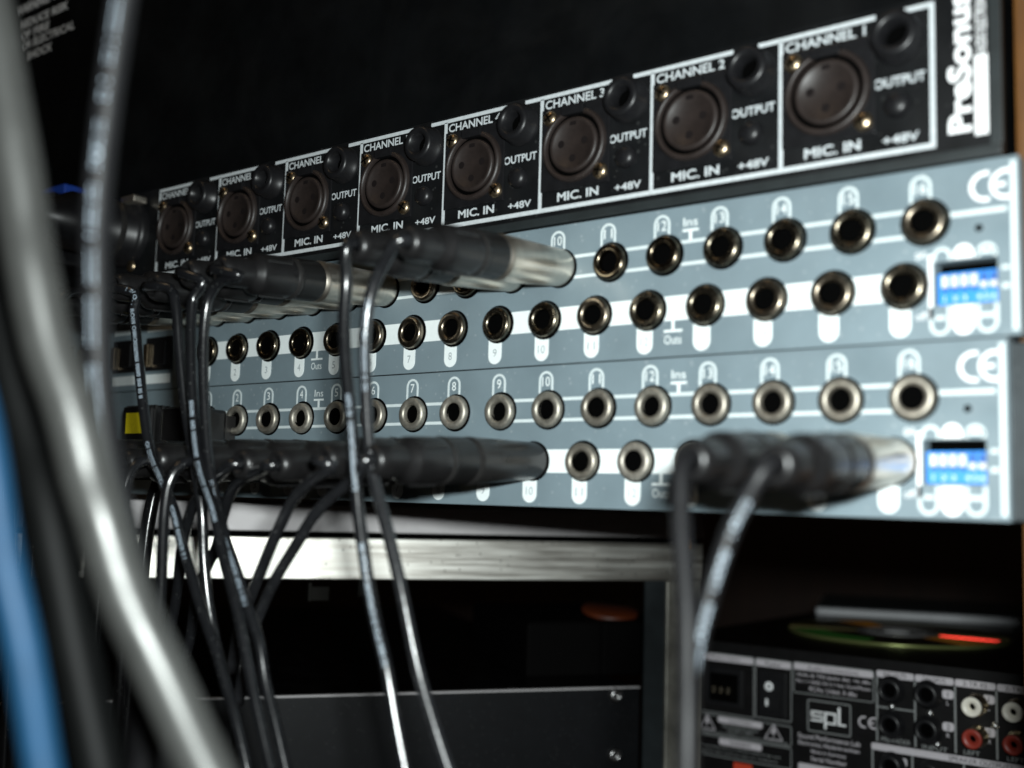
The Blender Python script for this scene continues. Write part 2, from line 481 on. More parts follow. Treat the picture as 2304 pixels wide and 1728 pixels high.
def converter(label, cat, dx, dz, lower):
    root = thing("audio_converter", label, cat, (dx, 0, dz), group="grey audio converters stacked in the rack")
    XL, XR, ZT, ZB = -418.0, 22.3, 13.85, -30.15
    wx0, wx1, wz0, wz1 = 2.2, 17.1, -21.6, -10.6
    p = MB()
    for a in ((XL, wx0, ZB, ZT), (wx1, XR, ZB, ZT), (wx0, wx1, wz1, ZT), (wx0, wx1, ZB, wz0)):
        p.box(a[0], a[1], PY, PY + 6, a[2], a[3])
    p.build("rear_panel", "converter_paint", root)
    c = MB(); c.box(XL + 0.6, XR - 2.0, PY + 6, 205, ZB + 0.3, ZT - 0.3)
    c.build("case", "dark_steel", root)
    # sockets with their rings
    for row, n0 in (("in", 0), ("out", 1)):
        for n in range(1, 17):
            j = link("jack_socket", JACK, root, (jx(n) + (DO if n0 else 0), PY, -SROW if n0 else 0), rot=(0, random.uniform(0, 6.28), 0))
            link("ring_nut", NUT[random.randint(0, 2) + (3 if lower else 0)], j, (random.uniform(-0.12, 0.12), random.uniform(-0.15, 0.1), random.uniform(-0.12, 0.12)), (random.uniform(-0.035, 0.035), random.uniform(0, 6.28), random.uniform(-0.035, 0.035)))
    # bands and lines
    for a, b in ((1, 8), (9, 16)):
        for zz in (3.25, -3.25):
            ln = MB().rect(jx(a), jx(b), zz - 0.5, zz + 0.5, PY, 0.012)
            ln.build("input_line", "thin_white_print", root)
        bd = MB().rect(jx(a) + DO, jx(b) + DO, -SROW - 3.6, -SROW + 3.6, PY, 0.012)
        bd.build("output_band", "white_print", root)
    # number tabs
    for n in range(1, 17):
        x = jx(n) - 1.1
        t = MB(); arch_ring(t, x, 4.6, 12.2, 5.5, 0.75, PY)
        o = t.build("number_tab", "thin_white_print", root)
        t = MB(); letter(t, str(n), x, 8.9, 1.7 if n < 10 else 3.0, 3.0, PY - 0.1)
        t.build("number", "white_print", o)
        x = jx(n) + DO - 1.1
        t = MB(); t.poly(arch(x, -SROW - 5.0, -SROW - 13.0, 5.4), PY)
        o = t.build("number_tab", "white_print", root)
        t = MB(); letter(t, str(n), x, -SROW - 9.3, 1.5 if n < 10 else 2.7, 2.6, PY - 0.18)
        t.build("number", "grey_print", o)
    for n in (12, 4):
        x = (jx(n) + jx(n + 1)) / 2 - 1.0
        t = MB(); t.rect(x - 0.45, x + 0.45, 3.7, 6.2, PY); t.rect(x - 2.6, x + 2.6, 6.2, 6.9, PY)
        letter(t, "Ins", x, 9.0, 4.6, 2.6, PY - 0.1); t.build("row_mark", "white_print", root)
        x += DO
        t = MB(); t.rect(x - 0.45, x + 0.45, -SROW - 6.3, -SROW - 3.6, PY); t.rect(x - 3.0, x + 3.0, -SROW - 7.0, -SROW - 6.3, PY)
        letter(t, "Outs", x, -SROW - 9.2, 5.6, 2.6, PY - 0.1); t.build("row_mark", "white_print", root)
    # right-hand end: CE, lines, reset hole, switch bank and its marks
    ce = MB()
    for cx, e in ((14.6, 0), (19.4, 1)):
        n = 16; R1, R0 = 3.9, 2.75
        for i in range(n):
            a0 = math.radians(75 + 210 * i / n); a1 = math.radians(75 + 210 * (i + 1) / n)
            ce.poly([(cx + R1 * math.cos(a0), 7.1 + R1 * math.sin(a0)), (cx + R1 * math.cos(a1), 7.1 + R1 * math.sin(a1)),
                     (cx + R0 * math.cos(a1), 7.1 + R0 * math.sin(a1)), (cx + R0 * math.cos(a0), 7.1 + R0 * math.sin(a0))], PY)
        if e: ce.rect(cx - 3.0, cx - 0.2, 6.55, 7.65, PY)
    ce.build("ce_mark", "bright_print", root)
    l = MB(); l.rect(5.6, 19.4, 0.35, 1.6, PY); l.rect(20.3, 21.7, -29.0, 12.6, PY)
    l.build("border_lines", "thin_white_print", root)
    h = MB(); h.disc((12.9, PY - 0.06, -3.1), 0.95, 16); h.build("reset_hole", "pit_black", root)
    dip_switch(root, 2.2, -21.6)
    t = MB()
    arch_ring(t, 4.0, -10.3, -6.9, 4.7, 0.9, PY); arch_ring(t, 14.6, -10.3, -6.9, 4.9, 0.9, PY)
    arch_ring(t, 3.4, -22.0, -29.2, 5.2, 0.9, PY); arch_ring(t, 14.6, -22.0, -29.2, 5.2, 0.9, PY)
    t.rect(12.6, 16.6, -9.6, -8.6, PY); t.rect(12.8, 16.4, -25.4, -24.2, PY); t.rect(2.2, 4.6, -25.4, -24.2, PY)
    t.rect(18.0, 19.8, -14.0, -13.0, PY); t.rect(18.0, 19.8, -18.6, -17.4, PY)
    t.build("switch_outlines", "thin_white_print", root)
    t = MB(); t.poly(arch(9.2, -10.25, -6.6, 4.9), PY); t.poly(arch(9.0, -22.0, -29.3, 5.2), PY)
    t.rect(0.6, 1.7, -25.0, -8.6, PY)
    letter(t, "on", -1.2, -8.6, 2.6, 1.8, PY - 0.1); letter(t, "off", -1.2, -24.0, 2.8, 2.0, PY - 0.1)
    t.build("switch_tabs", "bright_print", root)
    return root

conv_a = converter("upper grey converter panel with nickel jack plugs in its top row", "converter", 0, 0, False)
conv_b = converter("lower grey converter panel with black jack plugs in its bottom row", "converter", -3.28, -44.45, True)

# sockets at the far left of each converter
def optical_socket(root, x, z, tone):
    s = MB(); s.box(x - 9, x + 9, PY - 1.2, PY + 1, z - 7.2, z + 7.2, bev=0.5)
    o = s.build("digital_socket", "black_plastic", root)
    s = MB(); s.box(x - 7.5, x - 4.5, PY - 3.4, PY - 1.2, z - 5.6, z + 4.2, bev=0.3); s.build("shutter", tone, o)
    s = MB(); s.box(x - 1.5, x + 6.5, PY - 2.6, PY - 1.2, z - 5.0, z + 5.0, bev=0.3); s.build("shutter", "black_plastic", o)
    return o
for x in (-320, -345, -371, -397):
    optical_socket(conv_a, x, -15.0, "brass_screw")
t = MB()
for x in (-320, -345, -371): t.rect(x - 10, x + 8, -27.6, -23.6, PY)
t.build("socket_labels", "white_print", conv_a)
t = MB()
for x in (-320, -345, -371): t.rect(x - 10, x + 8, -5.2, -3.0, PY); letter(t, "IN  OUT", x, -0.6, 13, 2.2, PY - 0.1)
t.build("socket_labels", "thin_white_print", conv_a)

def hood_plug(x, z, label, sticker):
    r = thing("connector_plug", label, "plug", (x, PY, z), group="black connector plugs at the left end of the lower converter")
    b = MB(); b.box(-9.5, 9.5, -22, -5, -14, 9, bev=1.4); b.build("housing", "boot_rubber", r)
    b = MB(); b.box(-9, 9, -5.2, -0.05, -10, 7, bev=0.5); b.build("shroud", "black_chrome", r)
    b = MB()
    for k in range(3): b.box(-9.9, 9.9, -20 + k * 3, -18.6 + k * 3, -14.4, 9.4, bev=0.3)
    b.build("grip_ribs", "rib_rubber", r)
    if sticker:
        b = MB(); b.box(-6.3, 6.3, -22.2, -22.0, -2.0, 6.2); b.build("sticker", "yellow_sticker", r)
    b = MB(); b.tube([(0, -18, -10), (0, -26, -17), (-1, -30, -32), (-2, -32, -70), (-3, -34, -130)], 2.6); b.build("cable", "cable_sheath", r)
    return r
hood_plug(-276, -50, "black connector plug beside the one with the yellow sticker", False)
hood_plug(-302, -48.6, "black connector plug with a square yellow sticker", True)

# ================================================================== the eight-channel preamp
pre = thing("microphone_preamp", "black eight channel microphone preamp with white lettering above the converters", "preamp", (0, 0, 14.3))
PZ = 14.3
YP = 3.0
m = MB(); m.box(-425, 18.3, YP, YP + 4, 0.2, 44.6); m.build("rear_panel", "preamp_paint", pre)
m = MB(); m.box(-424.5, 17.6, YP + 4, 240, 0.4, 44.4); m.build("case", "black_paint", pre)
m = MB(); m.box(-425, 18.8, YP - 2.0, YP + 0.0, 0.15, 2.9, bev=0.4); m.build("bottom_lip", "dark_lip", pre)
m = MB(); m.box(15.9, 18.9, YP - 1.3, YP, 3.1, 44.4, bev=0.3); m.build("edge_flange", "dark_lip", pre)

def xlr_meshes():
    fl = MB(); fl.box(-13, 13, -0.9, 0.0, -13.6, 13.6, bev=0.35)
    ring = MB().lathe([(0.9, 12.0), (1.9, 11.9), (2.5, 11.4), (2.6, 10.8), (2.3, 10.3), (0.95, 10.1)], 36)
    pit = MB().disc((0, -0.97, 0), 10.2, 30)
    ins = MB().lathe([(0.97, 9.0), (1.9, 8.95), (2.2, 8.5), (2.25, 7.6), (2.0, 7.4), (2.0, 0.05)], 32)
    for x, z in ((-4.4, 0.6), (4.4, 0.6), (0, -4.5)): ins.disc((x, -2.04, z), 1.25, 14, 1)
    ins.box(-1.2, 1.2, -2.12, -1.9, 6.2, 8.6, 1)
    lat = MB().box(-4.2, 4.2, -3.0, -0.9, 9.6, 12.6, bev=0.4)
    scr = MB().lathe([(0, 2.6), (0.7, 2.5), (1.3, 1.8), (1.5, 0.05)], 16)
    scr.box(-1.7, 1.7, -1.62, -1.3, -0.25, 0.25, 1); scr.box(-0.25, 0.25, -1.61, -1.3, -1.7, 1.7, 1)
    return (fl.mesh("xlr_socket", ("black_plastic",)), ring.mesh("socket_ring", ("socket_plastic",)), pit.mesh("ring_gap", ("pit_black",)),
            ins.mesh("contact_insert", ("socket_plastic", "pin_hole")), lat.mesh("latch", ("black_plastic",)),
            scr.mesh("screw", ("brass_screw", "pit_black")))
XLR = xlr_meshes()
def out_jack_meshes():
    a = MB().lathe([(0, 7.0), (1.0, 7.0), (1.3, 6.4), (5.2, 6.2), (6.0, 5.7), (6.2, 4.6), (5.6, 3.5), (1.0, 3.2)], 28)
    b = MB().disc((0, -1.0, 0), 3.3, 18)
    return a.mesh("output_jack", ("black_plastic",)), b.mesh("jack_bore", ("pit_black",))
OJ = out_jack_meshes()
LEDM = MB().lathe([(0, 3.6), (1.0, 3.5), (2.0, 3.0), (2.6, 2.0), (2.8, 0.05)], 20).mesh("phantom_lamp", ("black_plastic",))
STEP = 41.25
for k in range(1, 9):
    xr = 2.0 - (k - 1) * STEP
    X = link("xlr_socket", XLR[0], pre, (xr - 27.6, YP, 39.2 - PZ))
    for nm, me, lc in (("socket_ring", XLR[1], (0, 0, 0)), ("ring_gap", XLR[2], (0, 0, 0)), ("contact_insert", XLR[3], (0, 0, 0)), ("latch", XLR[4], (0, 0, 0)),
                       ("screw", XLR[5], (-9.6, -0.9, 10.2)), ("screw", XLR[5], (9.9, -0.9, -10.0))):
        link(nm, me, X, lc, rot=(0, random.uniform(0, 6.28) if nm == "screw" else 0, 0))
    J = link("output_jack", OJ[0], pre, (xr - 8.2, YP, 49.8 - PZ))
    link("jack_bore", OJ[1], J)
    link("phantom_lamp", LEDM, pre, (xr - 8.8, YP, 32.2 - PZ))
    f = MB(); z = -PZ
    f.rect(xr - STEP - 0.65, xr - STEP + 0.65, 20.6 + z, 57.0 + z, YP)
    f.rect(xr - STEP + (0.65 if k < 8 else -0.65), xr - 14.6, 56.7 + z, 58.0 + z, YP)
    f.rect(xr - 6.9, xr + 0.65, 56.7 + z, 58.0 + z, YP)
    f.rect(xr - STEP - 0.65, xr + (0.65 if k == 1 else -0.65), 19.2 + z, 20.6 + z, YP)
    if k == 1: f.rect(xr - 0.65, xr + 0.65, 20.6 + z, 56.7 + z, YP)
    f.build("channel_frame", "preamp_print", pre)
    for txt, cx, cz, wd, ht, bold in (("CHANNEL %d" % k, xr - 28.6, 54.6, 22.6, 2.9, 0.02), ("OUTPUT", xr - 8.4, 38.8, 13.4, 2.7, 0.02),
                                      ("MIC. IN", xr - 26.6, 23.4, 15.6, 2.9, 0.025), ("+48V", xr - 8.2, 23.2, 9.4, 2.4, 0.02)):
        l = MB(); letter(l, txt, cx, cz - PZ, wd, ht, YP - 0.12, bold)
        l.build("lettering", "preamp_print", pre)
l = MB(); letter(l, "PreSonus", 8.6, 40.2 - PZ, 36.5, 5.9, YP - 0.12, 0.035, up=True); l.build("maker_lettering", "bright_print", pre)
l = MB(); l.rect(12.2, 15.4, 20.6 - PZ, 41.2 - PZ, YP); letter(l, "AUDIO ELECTRONICS", 13.9, 49.8 - PZ, 16.4, 2.6, YP - 0.12, 0.01, up=True)
l.build("maker_bar", "bright_print", pre)
# left end: power plug beside channel 8
pp = thing("power_plug", "round black plug with a brass screw left of the eighth channel", "plug", (-350, YP, 41))
m = MB().lathe([(0.05, 15.5), (3, 15.5), (4, 14.5), (5, 13.0), (30, 12.5), (36, 9), (52, 5.5), (53, 0.05)], 30); m.build("body", "black_plastic", pp)
m = MB().lathe([(9.5, 13.2), (11, 13.4), (12.5, 13.2)], 30); m.build("collar", "black_chrome", pp)
m = MB().box(4, 14, -8, -1, 11.5, 14.6, bev=0.8); m.build("release_tab", "nickel", pp)
m = MB().lathe([(3, 2.6), (3.9, 2.3), (4.2, 0.05)], 14, center=(8, 0, -16)); m.build("screw", "brass_screw", pp)
m = MB().tube([(0, -50, 0), (0, -62, -4), (-4, -70, -30), (-8, -70, -120), (-8, -66, -210)], 3.6); m.build("cable", "cable_sheath", pp)
bc = thing("network_plug", "black plug with a bright blue collar at the left of the preamp", "plug", (-400, YP, 44))
m = MB().box(-13, 29.4, -26, -0.05, -18, 14, bev=2); m.build("body", "black_plastic", bc)
m = MB().box(-13.6, 30, -21, -8, 14.0, 18.4, bev=0.8); m.build("blue_collar", "blue_plastic", bc)
m = MB().tube([(0, -24, 0), (0, -40, -5), (-4, -48, -40), (-6, -48, -220)], 3.4); m.build("cable", "cable_sheath", bc)

# ================================================================== the black unit above
top = thing("rack_unit", "plain black rack unit above the preamp with a small warning text", "rack unit", (0, 0, 59.6))
m = MB(); m.box(-520, 24, 4.2, 260, 0, 132, bev=0.6); m.build("case", "black_paint", top)
for txt, x0, x1, zc, h in (("WARNING: TO", -467.6, -424, 175.0, 5.2), ("REDUCE RISK", -462.7, -416.9, 166.2, 4.4), ("OF FIRE", -461.7, -433.5, 159.9, 4.4),
                           ("OR ELECTRICAL", -460, -409.8, 154.2, 4.4), ("SHOCK", -453.9, -429.2, 147.6, 4.4)):
    l = MB(); letter(l, txt, (x0 + x1) / 2, zc - 59.6, x1 - x0, h, 4.08, 0.02); l.build("lettering", "bright_print", top)

# ================================================================== jack plugs with their cables
DROOP = math.radians(4.3)
def plug_meshes(kind):
    n = 36
    shell = MB().lathe([(-2.0, 5.72), (-1.4, 5.8), (1.2, 5.95), (10, 6.25), (20, 6.6), (29.6, 7.05), (30.2, 7.0), (31.3, 6.0), (31.8, 5.8)], n)
    rp = [(31.2, 5.9), (31.5, 6.4)] + [(32.2 + i * 0.75, 6.75) for i in range(12)] + [(41.2, 6.7), (41.5, 6.3)]
    rib = MB().lathe(rp, 64, ribs=[0] * 2 + [0.016] * 12 + [0, 0])
    ring = MB().lathe([(40.9, 6.6), (41.3, 6.95), (42.2, 7.0), (42.7, 6.8), (43.2, 6.5), (43.6, 6.3)], n)
    boot = MB().lathe([(42.8, 6.4), (43.4, 6.62), (46, 6.75), (52, 6.75), (55.6, 6.65), (56.4, 6.4), (58.2, 4.9), (59.2, 4.75), (64, 4.8), (66.8, 4.7), (68.4, 4.2), (69.4, 3.3), (69.3, 2.6), (66, 2.2)], n)
    lug = MB()
    for a in (0.6, 2.7, 4.8):
        c, s = math.cos(a) * 6.7, math.sin(a) * 6.7
        lug.box(c - 0.5, c + 0.5, -55, -45, s - 0.5, s + 0.5, bev=0.3)
    boot.add(lug.v, lug.f)
    sm = {"nickel": "nickel", "black": "black_chrome"}[kind]
    return (shell.mesh("shell", (sm,)), rib.mesh("grip_ring", ("rib_rubber",)), ring.mesh("collar", ("black_chrome",)), boot.mesh("boot", ("boot_rubber",)))
PM = {k: plug_meshes(k) for k in ("nickel", "black")}

CABLES = {
    'A10': [(-110.7, -69.0, -5.6), (-115.4, -68.8, -7.3), (-120.5, -68.6, -11.2), (-125.1, -68.4, -19.2), (-126.7, -68.1, -31.7), (-125.7, -67.9, -45.5), (-124.0, -67.7, -59.1), (-121.0, -67.5, -70.1), (-118.3, -67.3, -76.8), (-114.5, -67.1, -86.7), (-111.1, -66.9, -96.2), (-107.3, -66.6, -108.3), (-103.6, -66.4, -118.6), (-96.3, -66.2, -133.9), (-90.7, -66.0, -144.0)],
    'A9': [(-129.1, -69.0, -5.7), (-132.4, -69.1, -8.4), (-133.8, -69.1, -14.7), (-133.9, -69.2, -26.3), (-132.1, -69.3, -39.1), (-129.5, -69.4, -51.7), (-127.5, -69.4, -64.1), (-125.1, -69.5, -77.0), (-122.5, -69.6, -87.0), (-119.9, -69.6, -96.7), (-116.3, -69.7, -106.6), (-112.6, -69.8, -115.5), (-108.5, -69.9, -128.6), (-104.9, -69.9, -139.1), (-102.0, -70.0, -147.4)],
    'A6': [(-179.3, -69.0, -8.3), (-187.7, -69.2, -8.6), (-193.2, -69.5, -13.3), (-194.6, -69.7, -24.7), (-192.6, -69.9, -43.3), (-187.8, -70.2, -64.3), (-179.8, -70.4, -83.0), (-172.9, -70.6, -93.8), (-166.5, -70.8, -104.2), (-160.0, -71.1, -114.2), (-156.4, -71.3, -124.3), (-151.6, -71.5, -133.9), (-146.0, -71.8, -145.5), (-141.8, -72.0, -154.3)],
    'A5': [(-197.0, -69.0, -8.2), (-200.6, -69.8, -12.7), (-199.8, -70.6, -24.5), (-195.9, -71.5, -44.7), (-189.8, -72.3, -64.4), (-180.3, -73.1, -78.6), (-173.9, -73.9, -91.6), (-166.3, -74.7, -104.0), (-160.3, -75.5, -116.0), (-154.5, -76.4, -127.6), (-146.8, -77.2, -142.3), (-141.5, -78.0, -150.8)],
    'A4': [(-214.4, -69.0, -8.6), (-211.6, -68.2, -14.4), (-209.4, -67.4, -29.2), (-206.0, -66.5, -46.8), (-200.8, -65.7, -64.1), (-197.0, -64.9, -78.2), (-195.9, -64.1, -92.2), (-193.5, -63.3, -105.9), (-189.0, -62.5, -119.3), (-182.2, -61.6, -134.7), (-177.5, -60.8, -152.6), (-175.6, -60.0, -162.9)],
    'A3': [(-233.0, -69.0, -8.7), (-232.6, -69.4, -14.3), (-230.0, -69.7, -22.2), (-226.8, -70.1, -32.5), (-218.7, -70.4, -57.5), (-209.7, -70.8, -69.5), (-201.9, -71.1, -79.2), (-196.9, -71.5, -88.3), (-190.0, -71.9, -99.3), (-182.9, -72.2, -109.8), (-176.7, -72.6, -117.9), (-170.6, -72.9, -127.9), (-165.5, -73.3, -135.6), (-159.5, -73.6, -147.4), (-156.1, -74.0, -156.6)],
    'B10': [(-119.8, -70.0, -64.9), (-125.9, -68.3, -66.8), (-132.6, -66.5, -69.5), (-145.8, -64.8, -77.3), (-156.4, -63.0, -87.8), (-166.0, -61.3, -97.6), (-175.1, -59.5, -109.8), (-181.7, -57.8, -121.6), (-186.0, -56.0, -135.9)],
    'B9': [(-134.8, -70.0, -64.9), (-145.0, -67.4, -68.4), (-155.8, -64.9, -74.2), (-163.4, -62.3, -81.2), (-171.6, -59.7, -90.3), (-181.2, -57.1, -103.4), (-189.5, -54.6, -114.4), (-194.9, -52.0, -127.8)],
    'B8': [(-155.3, -70.0, -65.0), (-165.8, -67.8, -65.7), (-176.5, -65.6, -68.1), (-185.3, -63.3, -72.3), (-191.8, -61.1, -80.8), (-196.6, -58.9, -89.5), (-205.1, -56.7, -98.6), (-211.5, -54.4, -107.8), (-216.2, -52.2, -120.0), (-223.0, -50.0, -131.2)],
    'B7': [(-175.9, -70.0, -65.1), (-186.6, -67.8, -68.3), (-195.8, -65.5, -72.6), (-202.4, -63.3, -75.2), (-209.0, -61.0, -82.8), (-214.3, -58.8, -91.8), (-218.1, -56.5, -102.3), (-223.5, -54.2, -116.1), (-230.3, -52.0, -130.3)],
    'B16': [(-8.8, -70.0, -64.2), (-10.7, -71.3, -67.7), (-12.8, -72.7, -71.4), (-15.2, -74.0, -77.0), (-16.7, -75.3, -82.6), (-18.5, -76.7, -89.9), (-20.2, -78.0, -98.1), (-20.8, -79.3, -105.2), (-20.7, -80.7, -114.8), (-20.0, -82.0, -128.4)],
    'B15': [(-27.1, -70.0, -64.0), (-27.4, -72.6, -67.0), (-26.3, -75.1, -73.7), (-24.2, -77.7, -82.9), (-21.8, -80.3, -93.6), (-20.1, -82.9, -104.8), (-18.6, -85.4, -113.9), (-17.2, -88.0, -126.8)],
    'silver': [(-108.3, -190.0, 26.3), (-104.9, -186.9, 12.8), (-102.3, -184.1, -3.0), (-100.2, -182.2, -14.8), (-98.2, -180.1, -28.5), (-96.7, -179.5, -34.3), (-94.1, -176.9, -48.3), (-90.5, -173.9, -59.5), (-87.7, -171.4, -71.4), (-85.5, -170.3, -76.7), (-81.8, -167.0, -90.1), (-76.8, -162.8, -102.3), (-70.5, -157.0, -118.8), (-66.5, -154.1, -126.9)],
    'lettered': [(-96.9, -164.1, 31.5), (-99.6, -163.6, 20.4), (-102.3, -163.0, 9.3), (-104.9, -162.3, -2.6), (-107.2, -161.4, -14.2), (-108.8, -160.3, -22.9), (-109.9, -159.3, -27.5), (-111.2, -157.4, -40.6), (-112.1, -155.6, -51.4), (-112.5, -153.3, -61.3), (-112.0, -150.2, -73.1), (-111.1, -146.7, -85.9), (-111.0, -143.6, -99.8), (-111.7, -141.1, -113.8), (-113.1, -138.5, -132.6)],
    'blue': [(-84.1, -200.5, -41.7), (-78.9, -195.6, -61.6), (-76.2, -193.2, -76.7), (-74.2, -192.4, -84.3), (-71.3, -190.2, -96.3), (-68.5, -187.6, -112.7), (-66.6, -186.7, -121.0)],
    'black': [(-126.3, -175.7, -24.0), (-118.5, -172.1, -45.7), (-111.5, -169.5, -65.0), (-105.4, -168.4, -77.3), (-98.5, -165.3, -101.2), (-92.0, -162.9, -121.3), (-87.0, -163.2, -129.7)],
}
ORD = {1: "first", 2: "second", 3: "third", 4: "fourth", 5: "fifth", 6: "sixth", 7: "seventh", 8: "eighth", 9: "ninth", 10: "tenth", 15: "fifteenth", 16: "sixteenth"}

def strokes(n, seed):
    r = random.Random(seed)
    return "".join(r.choice("IIIIOIII ") for _ in range(n))

def print_on_cable(parent, pts, r, s0, s1, size, seed, mname="cable_print", name="printed_marks", side=None):
    """a row of small worn strokes wrapped on the sheath, on the side that looks out into the room"""
    path = smooth_path(pts, 1.5)
    acc = [0.0]
    for a, b in zip(path, path[1:]): acc.append(acc[-1] + (b - a).length)
    face = side or Vector((0.62, -0.78, 0.05))
    vs, fs, x0, x1, y0, y1 = text_mesh(strokes(max(3, int((s1 - s0) / (size * 0.52))), seed), 0.015)
    mb = MB(); out = []
    import bisect
    for x, y in vs:
        s = s0 + (x - x0) / (x1 - x0) * (s1 - s0)
        i = min(max(bisect.bisect_left(acc, s), 1), len(path) - 1)
        f = (s - acc[i - 1]) / max(1e-6, acc[i] - acc[i - 1])
        p = path[i - 1].lerp(path[i], f)
        t = (path[min(i + 1, len(path) - 1)] - path[max(i - 2, 0)]).normalized()
        nn = (face - t * face.dot(t)).normalized()
        bb = t.cross(nn)
        w = ((y - y0) / (y1 - y0) - 0.5) * size / r
        out.append((p + (nn * math.cos(w) + bb * math.sin(w)) * (r + 0.06))[:])
    mb.add(out, fs)
    return mb.build(name, mname, parent)

def jack_plug(row, n, kind, label, cable=None, rad=1.65, sheath="cable_sheath", prints=None):
    A = row == "A"
    x = jx(n) + (0 if A else DO - 3.28)
    z = 0.0 if A else -44.45 - SROW
    jit = random.uniform(-0.035, 0.035) if n < 9 else random.uniform(-0.012, 0.012)
    droop = (DROOP if A else math.radians(2.7)) + (random.uniform(-0.025, 0.03) if n < 9 else random.uniform(-0.01, 0.01))
    yaw = jit
    r = thing("jack_plug", label, "plug", (x, 0, z), group="jack plugs in the converters")
    rot = (droop, 0, yaw)
    for nm, me in zip(("shell", "grip_ring", "collar", "boot"), PM[kind]):
        link(nm, me, r, rot=rot)
    R = Matrix.Rotation(yaw, 3, 'Z') @ Matrix.Rotation(droop, 3, 'X')
    org = Vector((x, 0, z))
    tip0 = R @ Vector((0, -62, 0)); tip1 = R @ Vector((0, -71.5, 0))
    if cable:
        rest = [Vector(p) - org for p in cable]
        while len(rest) > 3 and (rest[0] - tip1).length < 5.5: rest.pop(0)
        pts = [tip0, tip1] + rest
    else:
        dx = random.uniform(-3, 3)
        pts = [tip0, tip1, tip1 + Vector((dx * 0.3, -5, -3)), tip1 + Vector((dx, -7, -14)), tip1 + Vector((dx * 2, -5, -50)), tip1 + Vector((dx * 3, -4, -130))]
    c = MB().tube(pts, rad, 12, step=2.5).build("cable", sheath, r)
    if prints:
        for i, (a, b) in enumerate(prints): print_on_cable(c, pts, rad, a, b, rad * 0.72, n * 17 + i)
    return r

for n in range(1, 7):
    jack_plug("A", n, "nickel", "nickel jack plug with black boot in the %s upper socket of the upper converter" % ORD[n],
              CABLES.get("A%d" % n), prints={3: [(20, 60), (75, 118)], 5: [(60, 100)], 6: [(95, 135)]}.get(n))
jack_plug("A", 9, "nickel", "nickel jack plug with black boot beside the rightmost plug of the upper row", CABLES["A9"], 1.75, prints=[(52, 78), (92, 124)])
jack_plug("A", 10, "nickel", "nickel jack plug with black boot, rightmost of the upper row", CABLES["A10"], 1.75, "cable_sheath_light", prints=[(30, 55)])
for n in range(1, 11):
    lab = "all black jack plug in the %s lower socket of the lower converter" % ORD[n] if n < 10 else "all black jack plug in the lower row, rightmost before two empty sockets"
    jack_plug("B", n, "black", lab, CABLES.get("B%d" % n), 1.7, "cable_sheath_light" if n in (10, 9) else "cable_sheath")
jack_plug("B", 15, "nickel", "nickel jack plug left of the one beside the lower blue switches", CABLES["B15"], 2.1, "cable_matte")
jack_plug("B", 16, "nickel", "nickel jack plug with lettered cable beside the lower blue switches", CABLES["B16"], 2.1, "cable_matte", prints=[(18, 26), (29, 37), (40, 54)])

# ================================================================== cables hanging close to the camera
def loose_cable(name, label, pts, r, sheath, prints=None):
    root = thing(name, label, "cable", pts[0])
    o = Vector(pts[0]); P = [Vector(p) - o for p in pts]
    c = MB().tube(P, r, 24, step=3).build("sheath", sheath, root)
    if prints:
        for i, (a, b, sz) in enumerate(prints):
            print_on_cable(root, P, r, a, b, sz, 100 + i, name="printed_marks", side=Vector((0.66, -0.74, -0.1)))
    return root
loose_cable("silver_cable", "thick silvery grey cable sweeping down in the blurred foreground", CABLES["silver"], 4.5, "silver_sheath")
loose_cable("lettered_cable", "dark grey cable with pale blue lettering hanging at the upper left", CABLES["lettered"], 3.0, "letter_sheath",
            [(12, 24, 1.7), (27, 31, 1.7), (35, 66, 1.7), (69, 78, 1.7), (82, 100, 1.7)])
loose_cable("blue_cable", "bright blue cable at the lower left corner", CABLES["blue"], 2.6, "blue_sheath")
loose_cable("black_cable", "thick black cable between the blue and the silvery cable", CABLES["black"], 4.4, "black_sheath")

# ================================================================== the steel framed box below
BX = (-184.5, 227.0, 0.0); BR = math.radians(55.4)
box = thing("steel_frame_box", "shelf box with a grey lid and a shiny steel front frame below the converters", "shelf", (BX[0], BX[1], -190), (0, 0, BR))
OZ = 190
m = MB(); m.box(-420, 6, 1.0, 330, -89.6 + OZ, -77.2 + OZ, bev=0.5); m.build("lid", "lid_grey", box)
m = MB(); m.box(-418, 4, 2.5, 328, -92.2 + OZ, -89.6 + OZ); m.build("lid_gap", "pit_black", box)
m = MB(); m.box(-420, 5, 0, 2.2, -110.8 + OZ, -92.2 + OZ, bev=0.5); m.box(-420, 5, 0.6, 14, -93.6 + OZ, -92.3 + OZ)
m.build("front_rail", "brushed_steel", box)
m = MB(); m.box(-26, -15, 1.6, 3.4, -300 + OZ, -110.9 + OZ); m.build("upright", "dark_steel", box)
m = MB(); m.box(-5.5, -2.5, -0.6, 1.0, -95 + OZ, -77.2 + OZ, bev=0.3); m.build("end_strip", "orange_wood", box)
m = MB(); m.box(-14.8, 4.6, 0.3, 20, -300 + OZ, -110.9 + OZ, bev=0.8); m.build("upright_edge", "lit_worn_steel", box)  # worn steel, its lit look put into a lighter colour than the upright
m = MB(); m.lathe([(0, 1.6), (0.4, 1.5), (0.5, 0.05)], 12, center=(-4, 0, -103 + OZ)); m.build("rivet", "pit_black", box)
for x, z, s in ((-187, -116.5, 5.0), (-166, -114.5, 3.4)):
    m = MB(); m.box(x - s, x + s, 6, 8, z - 4.5 + OZ, z + 2 + OZ, bev=0.4); m.box(x - s, x - s + 1.6, 2.8, 8, z - 4.4 + OZ, z + 4 + OZ, bev=0.3)
    m.build("cage_clip", "dim_clip", box)

